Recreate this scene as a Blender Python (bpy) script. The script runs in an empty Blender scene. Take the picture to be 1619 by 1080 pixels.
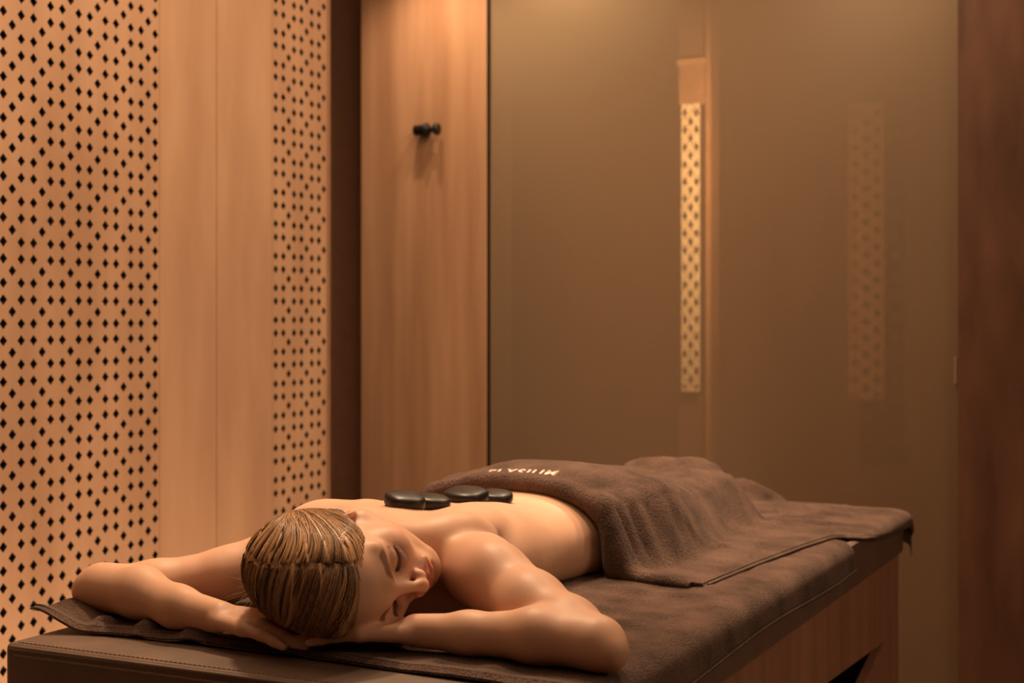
import bpy, bmesh, math, random
import numpy as np
from mathutils import Vector, Matrix, noise as mnoise
from mathutils.geometry import delaunay_2d_cdt as cdt

random.seed(4); np.random.seed(4)
SC = bpy.context.scene
COL = SC.collection

# ------------------------------------------------------------------ camera, world, lights, exposure
CAMZ = 1.21
cam = bpy.data.cameras.new('camera')
camo = bpy.data.objects.new('camera', cam); COL.objects.link(camo)
camo.location = (0, 0, CAMZ)
camo.rotation_euler = (math.radians(90), 0, math.radians(26))
cam.sensor_width = 36; cam.lens = 2300 * 36 / 1619
cam.shift_y = -35 / 1619
cam.clip_start = .05; cam.clip_end = 60
cam.dof.use_dof = True; cam.dof.focus_distance = 2.12; cam.dof.aperture_fstop = 5.0
SC.camera = camo
SC.view_settings.view_transform = 'Standard'; SC.view_settings.look = 'None'
SC.view_settings.gamma = 1; SC.view_settings.use_curve_mapping = False
SC.view_settings.exposure = 0.0
SC.cycles.use_denoising = True
SC.cycles.max_bounces = 8
SC.cycles.transparent_max_bounces = 12

w = bpy.data.worlds.new('world'); SC.world = w; w.use_nodes = True
w.node_tree.nodes['Background'].inputs[0].default_value = (1, .62, .4, 1)
w.node_tree.nodes['Background'].inputs[1].default_value = .03

WARM = (1, .68, .42)
def lamp(name, kind, loc, target, energy, color=WARM, size=.1, size_y=None, spot=None, blend=.6):
    l = bpy.data.lights.new(name, kind); l.energy = energy; l.color = color
    if kind == 'AREA':
        l.size = size
        if size_y: l.shape = 'RECTANGLE'; l.size_y = size_y
    else: l.shadow_soft_size = size
    if kind == 'SPOT': l.spot_size = math.radians(spot); l.spot_blend = blend
    o = bpy.data.objects.new(name, l); COL.objects.link(o); o.location = loc
    o.rotation_euler = (Vector(target) - Vector(loc)).to_track_quat('-Z', 'Y').to_euler()
    return o
lamp('table_downlight', 'SPOT', (-1.60, 2.46, 2.57), (-1.12, 1.95, .85), 122, size=.09, spot=66, blend=.8)
lamp('side_downlight', 'SPOT', (-.70, 2.95, 2.57), (-.98, 2.40, .8), 58, size=.09, spot=70, blend=.9)
lamp('foot_downlight', 'SPOT', (-1.1, 3.6, 2.57), (-.98, 3.2, .8), 245, size=.09, spot=66, blend=.9)
lamp('wall_washer', 'AREA', (-1.30, 2.6, 2.58), (-2.35, 2.7, .80), 30, size=2.6, size_y=.06)
lamp('pillar_downlight', 'SPOT', (-2.40, 4.15, 2.57), (-2.44, 4.38, 1.0), 24, size=.015, spot=110, blend=1.0)
lamp('glass_downlight', 'SPOT', (-1.98, 4.12, 2.58), (-1.9, 4.38, 1.6), 30, color=(1, .76, .47), size=.06, spot=150, blend=1.0)
lamp('glass_side_fill', 'SPOT', (-.80, 4.05, 2.58), (-.95, 4.38, 1.2), 24, color=(1, .74, .46), size=.08, spot=140, blend=1.0)  # added fill to lift the right side of the glass
lamp('post_fill', 'SPOT', (-1.20, 4.50, 1.85), (-1.71, 5.0, 1.60), 230, size=.05, spot=125, blend=.9)  # added unseen spot, brightens the post and panel behind the glass
lamp('room_bounce', 'AREA', (-.35, .7, 2.5), (-1.0, 2.3, .8), 4.5, size=1.5)
lamp('side_fill', 'AREA', (1.35, 2.3, 1.9), (-2.35, 2.8, 1.2), 10, size=.9)  # added fill from the right for the left wall and her flank
lamp('low_wall_fill', 'AREA', (-1.93, 2.4, .05), (-2.36, 2.5, 1.0), 11, size=2.2, size_y=.06)  # added low fill, lifts the bottom of the left wall

# ------------------------------------------------------------------ helpers
def srgb(r, g, b):
    f = lambda v: ((v / 255 + .055) / 1.055) ** 2.4 if v > 10 else v / 255 / 12.92
    return (f(r), f(g), f(b), 1)

def newmat(name):
    m = bpy.data.materials.new(name); m.use_nodes = True
    nt = m.node_tree; b = nt.nodes['Principled BSDF']
    return m, nt, b

def N(nt, t, **kw):
    n = nt.nodes.new(t)
    for k, v in kw.items():
        if k.startswith('in_'):
            n.inputs[k[3:].replace('_', ' ')].default_value = v
        else: setattr(n, k, v)
    return n

def noise_mat(name, c1, c2, rough=.6, scale=(8, 8, 8), nscale=3, detail=6, bump=0, bscale=None, spec=.3, rvar=0):
    m, nt, b = newmat(name)
    tc = N(nt, 'ShaderNodeTexCoord'); mp = N(nt, 'ShaderNodeMapping'); mp.inputs['Scale'].default_value = scale
    nt.links.new(tc.outputs['Object'], mp.inputs[0])
    no = N(nt, 'ShaderNodeTexNoise'); no.inputs['Scale'].default_value = nscale; no.inputs['Detail'].default_value = detail
    nt.links.new(mp.outputs[0], no.inputs[0])
    cr = N(nt, 'ShaderNodeValToRGB'); cr.color_ramp.elements[0].color = c1; cr.color_ramp.elements[1].color = c2
    cr.color_ramp.elements[0].position = .3; cr.color_ramp.elements[1].position = .7
    nt.links.new(no.outputs[0], cr.inputs[0]); nt.links.new(cr.outputs[0], b.inputs['Base Color'])
    b.inputs['Roughness'].default_value = rough; b.inputs['Specular IOR Level'].default_value = spec
    if bump:
        src = no
        if bscale:
            src = N(nt, 'ShaderNodeTexNoise'); src.inputs['Scale'].default_value = bscale; src.inputs['Detail'].default_value = 3
            nt.links.new(tc.outputs['Object'], src.inputs[0])
        bp = N(nt, 'ShaderNodeBump'); bp.inputs['Strength'].default_value = bump; bp.inputs['Distance'].default_value = .004
        nt.links.new(src.outputs[0], bp.inputs['Height']); nt.links.new(bp.outputs[0], b.inputs['Normal'])
    return m

M = {}
M['panel_wood'] = noise_mat('panel_wood', (.45, .262, .158, 1), (.585, .362, .228, 1), .55, (4, 4, .9), 1.8, 6)
M['pale_panel'] = noise_mat('pale_panel', (.72, .58, .42, 1), (.8, .66, .5, 1), .5)
M['shade_backing'] = noise_mat('shade_backing', (.02, .012, .008, 1), (.03, .018, .012, 1), .8)  # near black, puts the shade inside holes and gaps into the colour
M['pillar_wood'] = noise_mat('pillar_wood', (.38, .20, .11, 1), (.54, .31, .18, 1), .5, (7, 7, .55), 2.0, 7, bump=.05)
M['dark_wood'] = noise_mat('dark_wood', (.095, .042, .024, 1), (.21, .10, .06, 1), .5, (4, 4, 1.1), 2.0, 7)
M['recess_paint'] = noise_mat('recess_paint', (.30, .155, .09, 1), (.35, .185, .11, 1), .7)
M['base_wood'] = noise_mat('base_wood', (.30, .15, .09, 1), (.42, .22, .14, 1), .5, (9, 9, .6), 2.2, 6)
M['floor_wood'] = noise_mat('floor_wood', (.12, .065, .04, 1), (.2, .11, .07, 1), .45, (6, 1, 6), 3)
M['plaster'] = noise_mat('plaster', (.45, .36, .29, 1), (.5, .4, .32, 1), .9)
M['leather'] = noise_mat('leather', (.14, .092, .066, 1), (.185, .122, .088, 1), .45, (6, 6, 6), 3, 4, bump=.12, bscale=350, spec=.6)
M['thread'] = noise_mat('thread', (.36, .25, .18, 1), (.42, .3, .21, 1), .6)
M['black_metal'] = noise_mat('black_metal', (.006, .005, .005, 1), (.012, .01, .009, 1), .35)
M['stone'] = noise_mat('stone', (.012, .008, .007, 1), (.022, .015, .013, 1), .40, (20, 20, 20), 3, 5, spec=.35)
M['embroidery'] = noise_mat('embroidery', (.8, .62, .52, 1), (.85, .68, .58, 1), .45, spec=.5)
M['hook_shadow_gap'] = M['black_metal']

def terry(name, c1, c2, fine=420):
    m, nt, b = newmat(name)
    tc = N(nt, 'ShaderNodeTexCoord')
    n1 = N(nt, 'ShaderNodeTexNoise'); n1.inputs['Scale'].default_value = fine; n1.inputs['Detail'].default_value = 4
    n2 = N(nt, 'ShaderNodeTexNoise'); n2.inputs['Scale'].default_value = 14; n2.inputs['Detail'].default_value = 5
    for n in (n1, n2): nt.links.new(tc.outputs['Object'], n.inputs[0])
    mx = N(nt, 'ShaderNodeMath', operation='MULTIPLY_ADD'); mx.inputs[1].default_value = .45
    nt.links.new(n1.outputs[0], mx.inputs[0])
    m2 = N(nt, 'ShaderNodeMath', operation='MULTIPLY'); m2.inputs[1].default_value = .55
    nt.links.new(n2.outputs[0], m2.inputs[0]); nt.links.new(m2.outputs[0], mx.inputs[2])
    cr = N(nt, 'ShaderNodeValToRGB'); cr.color_ramp.elements[0].color = c1; cr.color_ramp.elements[1].color = c2
    cr.color_ramp.elements[0].position = .35; cr.color_ramp.elements[1].position = .68
    nt.links.new(mx.outputs[0], cr.inputs[0]); nt.links.new(cr.outputs[0], b.inputs['Base Color'])
    b.inputs['Roughness'].default_value = .95; b.inputs['Specular IOR Level'].default_value = .1
    b.inputs['Sheen Weight'].default_value = .22; b.inputs['Sheen Roughness'].default_value = .5
    b.inputs['Sheen Tint'].default_value = (.8, .62, .5, 1)
    bp = N(nt, 'ShaderNodeBump'); bp.inputs['Strength'].default_value = 1.0; bp.inputs['Distance'].default_value = .009
    nt.links.new(n1.outputs[0], bp.inputs['Height']); nt.links.new(bp.outputs[0], b.inputs['Normal'])
    return m
M['towel'] = terry('towel', (.040, .022, .017, 1), (.205, .120, .092, 1), 300)
M['hem'] = terry('hem', (.20, .13, .10, 1), (.32, .22, .17, 1), 900)

def skin_mat():
    m, nt, b = newmat('skin')
    at = N(nt, 'ShaderNodeAttribute', attribute_name='tint')
    tc = N(nt, 'ShaderNodeTexCoord')
    n = N(nt, 'ShaderNodeTexNoise'); n.inputs['Scale'].default_value = 9; n.inputs['Detail'].default_value = 5
    nt.links.new(tc.outputs['Object'], n.inputs[0])
    cr = N(nt, 'ShaderNodeValToRGB'); cr.color_ramp.elements[0].color = (.62, .355, .235, 1); cr.color_ramp.elements[1].color = (.70, .425, .29, 1)
    cr.color_ramp.elements[0].position = .3; cr.color_ramp.elements[1].position = .7
    nt.links.new(n.outputs[0], cr.inputs[0])
    mx = N(nt, 'ShaderNodeMix', data_type='RGBA', blend_type='MULTIPLY'); mx.inputs[0].default_value = 1
    nt.links.new(cr.outputs[0], mx.inputs[6]); nt.links.new(at.outputs['Color'], mx.inputs[7])
    nt.links.new(mx.outputs[2], b.inputs['Base Color'])
    b.inputs['Roughness'].default_value = .48; b.inputs['Specular IOR Level'].default_value = .32
    b.inputs['Subsurface Weight'].default_value = .25
    b.inputs['Subsurface Radius'].default_value = (1, .35, .2); b.inputs['Subsurface Scale'].default_value = .008
    n3 = N(nt, 'ShaderNodeTexNoise'); n3.inputs['Scale'].default_value = 420; n3.inputs['Detail'].default_value = 2
    nt.links.new(tc.outputs['Object'], n3.inputs[0])
    bp = N(nt, 'ShaderNodeBump'); bp.inputs['Strength'].default_value = .08; bp.inputs['Distance'].default_value = .001
    nt.links.new(n3.outputs[0], bp.inputs['Height']); nt.links.new(bp.outputs[0], b.inputs['Normal'])
    return m
M['skin'] = skin_mat()

def hair_mat():
    m, nt, b = newmat('hair')
    at = N(nt, 'ShaderNodeAttribute', attribute_name='tint')
    nt.links.new(at.outputs['Color'], b.inputs['Base Color'])
    b.inputs['Roughness'].default_value = .38; b.inputs['Specular IOR Level'].default_value = .55
    return m
M['hair'] = hair_mat()

def glass_mat():
    m, nt, b = newmat('satin_glass')
    b.inputs['Base Color'].default_value = (.325, .222, .142, 1)
    b.inputs['Roughness'].default_value = .35; b.inputs['Specular IOR Level'].default_value = .35
    tr = N(nt, 'ShaderNodeBsdfTransparent'); tr.inputs[0].default_value = (.92, .86, .72, 1)
    mx = N(nt, 'ShaderNodeMixShader'); mx.inputs[0].default_value = .60
    nt.links.new(tr.outputs[0], mx.inputs[1]); nt.links.new(b.outputs[0], mx.inputs[2])
    nt.links.new(mx.outputs[0], nt.nodes['Material Output'].inputs[0])
    return m
M['glass'] = glass_mat()

def link(name, me, mat, parent=None):
    o = bpy.data.objects.new(name, me); COL.objects.link(o)
    if mat is not None and not me.materials: me.materials.append(mat)
    if parent is not None: o.parent = parent
    return o

def raw_mesh(name, V, F, smooth=True):
    V = np.asarray(V, dtype=np.float32); F = np.asarray(F, dtype=np.int32); k = F.shape[1]
    me = bpy.data.meshes.new(name)
    me.vertices.add(len(V)); me.vertices.foreach_set('co', V.ravel())
    me.loops.add(F.size); me.loops.foreach_set('vertex_index', F.ravel())
    me.polygons.add(len(F)); me.polygons.foreach_set('loop_start', np.arange(0, F.size, k, dtype=np.int32))
    if smooth: me.polygons.foreach_set('use_smooth', np.ones(len(F), dtype=bool))
    me.update(calc_edges=True); me.validate()
    return me

def tint_attr(me, C):
    a = me.color_attributes.new('tint', 'FLOAT_COLOR', 'POINT')
    C = np.concatenate([C, np.ones((len(C), 1))], 1).astype(np.float32)
    a.data.foreach_set('color', C.ravel())

def box_mesh(name, lo, hi, bevel=0, segs=3):
    bm = bmesh.new(); bmesh.ops.create_cube(bm, size=1)
    lo = Vector(lo); hi = Vector(hi)
    for v in bm.verts: v.co = Vector([(lo[i] + hi[i]) / 2 + v.co[i] * (hi[i] - lo[i]) for i in range(3)])
    if bevel:
        bmesh.ops.bevel(bm, geom=bm.edges[:], offset=bevel, segments=segs, profile=.5, affect='EDGES')
        for f in bm.faces: f.smooth = True
    me = bpy.data.meshes.new(name); bm.to_mesh(me); bm.free(); return me

def box(name, lo, hi, mat, parent=None, bevel=0, segs=3):
    o = link(name, box_mesh(name, lo, hi, bevel, segs), mat, parent)
    if bevel:
        md = o.modifiers.new('wn', 'WEIGHTED_NORMAL'); md.keep_sharp = False
    return o

def structure(o): o['kind'] = 'structure'; return o
def tag(o, label, cat, group=None):
    o['label'] = label; o['category'] = cat
    if group: o['group'] = group
    return o
def empty(name, loc=(0, 0, 0)):
    o = bpy.data.objects.new(name, None); COL.objects.link(o); o.location = loc; o.empty_display_size = .1
    return o
def keep_parent(o, p):                     # parent, keeping the child's world coordinates
    o.parent = p; o.matrix_parent_inverse = Matrix.Translation(p.location).inverted()

def tube(name, pts, rad, mat, parent=None, sides=8, radii=None):
    pts = np.asarray(pts, float); n = len(pts)
    T = np.gradient(pts, axis=0); T /= np.linalg.norm(T, axis=1)[:, None] + 1e-9
    ref = np.array([0, 0, 1.0]) if abs(T[0][2]) < .9 else np.array([1.0, 0, 0])
    A = np.cross(T, ref); A /= np.linalg.norm(A, axis=1)[:, None] + 1e-9; B = np.cross(T, A)
    r = np.full(n, rad) if radii is None else np.asarray(radii)
    ang = np.arange(sides) * 2 * math.pi / sides
    V = (pts[:, None] + r[:, None, None] * (A[:, None] * np.cos(ang)[None, :, None] + B[:, None] * np.sin(ang)[None, :, None])).reshape(-1, 3)
    F = []
    for i in range(n - 1):
        for j in range(sides):
            F.append((i * sides + j, i * sides + (j + 1) % sides, (i + 1) * sides + (j + 1) % sides, (i + 1) * sides + j))
    return link(name, raw_mesh(name, V, F), mat, parent)

def sheet_with_holes(name, outline, holes, thick, mat, parent=None, dark_inside=None):
    """flat plate in the XY plane, holes cut through it, given real thickness (z from -thick/2 to thick/2)"""
    pts = []; edges = []
    for poly in [outline] + holes:
        b = len(pts); n = len(poly); pts += [Vector(q) for q in poly]; edges += [(b + i, b + (i + 1) % n) for i in range(n)]
    n0 = len(outline)
    vs, es, fs, ov, oe, of = cdt(pts, edges, [], 0, 1e-6)
    src = [o[0] if o else -1 for o in ov]
    hole_of = [-1 if i < n0 else -2 for i in src]
    hid = {}
    k = n0
    for h, poly in enumerate(holes):
        for _ in poly: hid[k] = h; k += 1
    oi = [(p.x, p.y) for p in pts[:n0]]
    def inside(x, y):
        c = False
        for i in range(n0):
            x1, y1 = oi[i]; x2, y2 = oi[(i + 1) % n0]
            if (y1 > y) != (y2 > y) and x < (x2 - x1) * (y - y1) / (y2 - y1) + x1: c = not c
        return c
    F = []
    for f in fs:
        hs = {hid.get(src[i], -1) for i in f}
        if len(hs) == 1 and -1 not in hs: continue
        x = sum(vs[i].x for i in f) / 3; y = sum(vs[i].y for i in f) / 3
        if inside(x, y): F.append(tuple(f))
    n = len(vs)
    V = [(v.x, v.y, thick / 2) for v in vs] + [(v.x, v.y, -thick / 2) for v in vs]
    faces = list(F) + [tuple(i + n for i in f[::-1]) for f in F]
    cnt = {}
    for f in F:
        for i in range(3):
            e = (f[i], f[(i + 1) % 3]); cnt[e] = cnt.get(e, 0) + 1
    nf = len(faces)
    for (i, j) in cnt:
        if (j, i) not in cnt: faces.append((j, i, i + n, j + n))
    me = bpy.data.meshes.new(name); me.from_pydata(V, [], faces); me.update()
    if dark_inside is not None:  # side walls coloured dark so the holes look black, shade by colour
        me.materials.append(mat); me.materials.append(dark_inside)
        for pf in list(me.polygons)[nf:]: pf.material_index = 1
    return link(name, me, mat, parent)

# ------------------------------------------------------------------ room shell
WX = -2.35                                    # face of the left wall cladding
GY = 4.40                                     # glass / pillar plane
structure(box('floor', (-3.6, -1.6, -.05), (1.6, 7.4, 0), M['floor_wood']))
structure(box('ceiling', (-3.6, -1.6, 2.6), (1.6, 7.4, 2.65), M['plaster']))
structure(box('wall_rear', (-3.6, -1.65, 0), (1.6, -1.6, 2.6), M['dark_wood']))
structure(box('wall_right', (1.55, -1.6, 0), (1.6, 7.4, 2.6), M['dark_wood']))
structure(box('wall_far', (-3.6, 7.35, 0), (1.6, 7.4, 2.6), M['dark_wood']))
structure(box('wall_recess', (-3.6, 4.58, 0), (-2.735, 4.63, 2.6), M['recess_paint']))
structure(box('wall_outer', (-3.6, 3.62, 0), (-3.55, 4.58, 2.6), M['recess_paint']))

wl = structure(empty('wall_left', (WX, 2.3, 0)))
o = box('backing', (-2.62, -1.6, 0), (-2.43, 3.58, 2.6), M['shade_backing']); keep_parent(o, wl)

def holes_for(y0, y1, z0, z1, yphase, zphase, P=.0886, d=.0122, open_right=False):
    """diamond lattice: rows/columns at 0 and .41P, single diamond in the middle of each large gap"""
    H = []
    g = .413 * P
    def put(y, z):
        if y0 + d * .5 < y < y1 - d * .9 and z0 + 2 * d < z < z1 - 2 * d:
            H.append([(y - d * .92, z), (y, z - d), (y + d * .92, z), (y, z + d)])
    ny = range(-40, 60)
    for i in ny:
        yb = yphase + i * P
        if yb < y0 - P or yb > y1 + P: continue
        for k in range(-5, 40):
            zb = zphase + k * P
            for dy in (0, g):
                for dz in (0, g): put(yb + dy, zb + dz)
            put(yb + g + (P - g) / 2, zb + g + (P - g) / 2)
    return H

def wall_sheet(name, y0, y1, holes, mat, z0=.0, z1=2.6):
    o = sheet_with_holes(name, [(y0, z0), (y1, z0), (y1, z1), (y0, z1)], holes, .006, mat, dark_inside=M['shade_backing'])
    # curve XY -> world: x stays WX-.011, y, z
    me = o.data
    co = np.empty(len(me.vertices) * 3, np.float32); me.vertices.foreach_get('co', co); co = co.reshape(-1, 3)
    new = np.stack([WX - .003 + co[:, 2], co[:, 0], co[:, 1]], 1)
    me.vertices.foreach_set('co', new.ravel()); me.update()
    keep_parent(o, wl); return o
YA, YS, YB, YE = 2.838, 3.065, 3.312, 3.582
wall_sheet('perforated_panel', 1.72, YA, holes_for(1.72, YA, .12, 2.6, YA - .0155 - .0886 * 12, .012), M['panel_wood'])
wall_sheet('plain_panel', YA + .001, YS - .0009, [], M['panel_wood'])
wall_sheet('plain_panel', YS + .0009, YB, [], M['panel_wood'])
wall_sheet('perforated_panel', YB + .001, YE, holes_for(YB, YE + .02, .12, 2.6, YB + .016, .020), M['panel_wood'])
wall_sheet('plain_panel', -1.59, 1.718, [], M['panel_wood'])
o = box('end_return', (-2.62, YE, 0), (WX, YE + .02, 2.6), M['recess_paint']); keep_parent(o, wl)

# pillar with wooden facing boards
pl = structure(empty('wall_pillar', (-2.5, GY, 0)))
o = box('dark_inside', (-2.735, GY + .02, 0), (-2.245, GY + .2, 2.6), M['shade_backing']); keep_parent(o, pl)  # coloured near black in place of the shadow seen through the glass
o = box('facing_board', (-2.742, GY, 0), (-2.243, GY + .02, 2.6), M['pillar_wood'], bevel=.003); keep_parent(o, pl)

# right hand wood panel
wr = structure(empty('wall_back', (.3, GY, 0)))
o = box('facing_board', (-.690, GY - .03, 0), (.25, GY + .1, 2.6), M['dark_wood'], bevel=.003); keep_parent(o, wr)
o = box('facing_board', (.254, GY - .03, 0), (1.55, GY + .1, 2.6), M['dark_wood'], bevel=.003); keep_parent(o, wr)

# satin glass partition
gl = structure(empty('door_1', (-1.45, GY, 0)))
o = box('glass_pane', (-2.232, GY + .01, .02), (-.690, GY + .022, 2.58), M['glass']); keep_parent(o, gl)
o = box('glass_edge', (-2.242, GY + .004, .02), (-2.233, GY + .028, 2.58), M['black_metal']); keep_parent(o, gl)
o = box('hinge', (-.704, GY + .002, 1.02), (-.697, GY + .009, 1.10), M['thread'], bevel=.002); keep_parent(o, gl)

# built behind the glass for the left wall's reflection: slim post with perforated panel, second one further back
bp = structure(empty('wall_reflection', (-1.7, 5.0, 0)))
o = box('post', (-1.768, 5.012, 0), (-1.648, 5.1, 2.6), M['dark_wood']); keep_parent(o, bp)
o = box('corner_trim', (-1.664, 4.996, 0), (-1.650, 5.012, 2.6), M['recess_paint']); keep_parent(o, bp)
o = box('facing_board', (-1.766, 5.0, 1.985), (-1.664, 5.012, 2.128), M['recess_paint']); keep_parent(o, bp)
o = box('ledge', (-1.768, 4.985, 2.128), (-1.665, 5.012, 2.148), M['panel_wood']); keep_parent(o, bp)
def strip(x0, x1, yy, z0, z1, P, d):
    H = []; n = int((z1 - z0) / P); hw = .13 * (x1 - x0)
    for k in range(n + 1):
        for j, xx in enumerate((x0 + .19 * (x1 - x0), (x0 + x1) / 2, x1 - .19 * (x1 - x0))):
            zc = z0 + P * (k + (.5 if j == 1 else .0)) + .012
            if zc < z1 - d * 1.5: H.append([(xx - hw, zc), (xx, zc - d), (xx + hw, zc), (xx, zc + d)])
    o = sheet_with_holes('perforated_panel', [(x0, z0), (x1, z0), (x1, z1), (x0, z1)], H, .012, M['pale_panel'] if yy < 6 else M['base_wood'], dark_inside=M['shade_backing'])
    me = o.data
    co = np.empty(len(me.vertices) * 3, np.float32); me.vertices.foreach_get('co', co); co = co.reshape(-1, 3)
    me.vertices.foreach_set('co', np.stack([co[:, 0], yy + co[:, 2], co[:, 1]], 1).ravel()); me.update()
    keep_parent(o, bp)
o = box('backing', (-1.756, 5.004, .945), (-1.680, 5.013, 1.99), M['shade_backing']); keep_parent(o, bp)  # near-black sheet, puts shade behind the holes
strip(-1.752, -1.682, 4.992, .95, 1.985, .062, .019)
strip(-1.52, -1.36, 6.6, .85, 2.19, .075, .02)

# coat hook on the pillar
hk = empty('coat_hook', (-2.47, GY, 1.86))
tag(hk, 'small black metal coat hook with a round knob on the wooden pillar', 'hook')
HX, HZ = -2.470, 1.862
def cyl(name, a, b, r, mat, parent, sides=20, profile=None):
    a = np.array(a, float); b = np.array(b, float)
    prof = profile or [(0, .001), (0, r * .9), (.04, r), (.96, r), (1, r * .9), (1, .001)]
    pts = [a + (b - a) * t for t, _ in prof]; 
    T = (b - a) / np.linalg.norm(b - a); ref = np.array([0, 0, 1.]) if abs(T[2]) < .9 else np.array([1., 0, 0])
    A = np.cross(T, ref); A /= np.linalg.norm(A); B = np.cross(T, A)
    V = []; F = []
    for p, (_, rr) in zip(pts, prof):
        for j in range(sides):
            t = 2 * math.pi * j / sides; V.append(p + rr * (A * math.cos(t) + B * math.sin(t)))
    for i in range(len(prof) - 1):
        for j in range(sides): F.append((i * sides + j, i * sides + (j + 1) % sides, (i + 1) * sides + (j + 1) % sides, (i + 1) * sides + j))
    o = link(name, raw_mesh(name, V, F), mat); keep_parent(o, parent); return o
cyl('wall_plate', (HX - .008, GY, HZ), (HX - .008, GY - .008, HZ), .021, M['black_metal'], hk)
cyl('barrel', (HX - .036, GY - .028, HZ), (HX + .022, GY - .028, HZ), .019, M['black_metal'], hk)
cyl('stem', (HX + .0, GY - .004, HZ), (HX + .0, GY - .030, HZ), .010, M['black_metal'], hk)
cyl('collar', (HX + .006, GY - .030, HZ), (HX + .016, GY - .030, HZ), .0235, M['black_metal'], hk)
cyl('knob', (HX + .022, GY - .032, HZ), (HX + .062, GY - .032, HZ), .02, M['black_metal'], hk,
    profile=[(0, .009), (.3, .007), (.45, .008), (.55, .018), (.65, .021), (.9, .021), (1, .016), (1, .001)])

# ------------------------------------------------------------------ massage table
TX0, TX1, TY0, TY1, TZ = -1.59, -.695, 1.577, 3.60, .74
BED = .752                                     # top of the towel spread on the cushion
tb = empty('massage_table', (-1.14, 2.58, 0))
tag(tb, 'wide wooden massage table with a dark leather cushion under brown towels', 'massage table')
def child(o, p=None): keep_parent(o, p or tb); return o
cu = child(box('cushion', (TX0, TY0, .642), (TX1, TY1, TZ), M['leather'], bevel=.009, segs=4))
def stitch_line(z, off, name):
    pts = []
    L = [(TX0 + .018, TY0 - off), (TX1 - .018, TY0 - off)]
    V = []; F = []; n = 210
    for i in range(n):
        t = (i + .5) / n; x = L[0][0] + (L[1][0] - L[0][0]) * t; y = L[0][1]
        dz = .0016 if i % 2 else -.0016
        b = len(V); lx, ly, lz = .0019, .0018, .0017
        for sx, sz in ((-1, -1), (1, -1), (1, 1), (-1, 1)): V.append((x + sx * lx, y, z + sz * lz + sx * dz * .4))
        V.append((x, y - ly, z))
        F += [(b, b + 1, b + 4), (b + 1, b + 2, b + 4), (b + 2, b + 3, b + 4), (b + 3, b, b + 4)]
    o = link(name, raw_mesh(name, V, F), M['thread']); o['kind'] = 'stuff'; return child(o)
stitch_line(TZ - .016, .0006, 'stitching')
stitch_line(TZ - .0005, -.0095, 'stitching')
pz = TZ - .0058
pip = [(TX0 + .002, TY1 - .03, pz), (TX0 + .002, TY0 + .03, pz), (TX0 + .0035, TY0 + .008, pz), (TX0 + .010, TY0 + .0025, pz), (TX0 + .03, TY0 + .002, pz), (TX1 - .03, TY0 + .002, pz),
       (TX1 - .008, TY0 + .0035, pz), (TX1 - .0025, TY0 + .010, pz), (TX1 - .002, TY0 + .03, pz), (TX1 - .002, TY1 - .03, pz)]
child(tube('piping', pip, .0034, M['leather'], sides=8))
# base: four wooden panels, the long one facing us with a tapering cut-out
BX0, BX1, BY0, BY1 = TX0 + .02, TX1 - .012, TY0 + .03, TY1 - .004
def side_panel(x, holes):
    o = sheet_with_holes('side_panel', [(BY0, 0), (BY1, 0), (BY1, .642), (BY0, .642)], holes, .02, M['base_wood'])
    me = o.data
    co = np.empty(len(me.vertices) * 3, np.float32); me.vertices.foreach_get('co', co); co = co.reshape(-1, 3)
    me.vertices.foreach_set('co', np.stack([x + co[:, 2], co[:, 0], co[:, 1]], 1).ravel()); me.update()
    return child(o)
side_panel(BX1 - .01, [[(3.435, .458), (2.25, .515), (2.25, .18)]])
side_panel(BX0 + .01, [])
child(box('end_panel', (BX0 + .02, BY0, 0), (BX1 - .02, BY0 + .02, .642), M['base_wood']))
child(box('end_panel', (BX0 + .02, BY1 - .02, 0), (BX1 - .02, BY1, .642), M['base_wood']))
child(box('inner_shelf', (BX0 + .02, BY0 + .02, .15), (BX1 - .02, BY1 - .02, .17), M['base_wood']))
# ------------------------------------------------------------------ implicit-surface modelling for the figure
f32 = np.float32
def smin(a, b, k):
    h = np.maximum(k - np.abs(a - b), 0) / k
    return np.minimum(a, b) - h * h * k * .25
def smax(a, b, k): return -smin(-a, -b, k)
def rcone(P, a, b, r1, r2):
    a = np.array(a, f32); b = np.array(b, f32); ab = b - a
    pa = P - a; t = np.clip((pa @ ab) / float(ab @ ab), 0, 1)
    return np.linalg.norm(pa - t[:, None] * ab, axis=1) - (r1 + t * (r2 - r1))
def ell(P, c, r, R=None):
    q = P - np.array(c, f32)
    if R is not None: q = q @ R
    r = np.array(r, f32)
    k0 = np.linalg.norm(q / r, axis=1); k1 = np.linalg.norm(q / (r * r), axis=1) + 1e-9
    return k0 * (k0 - 1) / k1
def chain(P, pts, rs, k=.012):
    d = None
    for i in range(len(pts) - 1):
        e = rcone(P, pts[i], pts[i + 1], rs[i], rs[i + 1])
        d = e if d is None else smin(d, e, k)
    return d
def rotz(a):
    c, s = math.cos(a), math.sin(a); return np.array([[c, -s, 0], [s, c, 0], [0, 0, 1]], f32)

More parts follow.
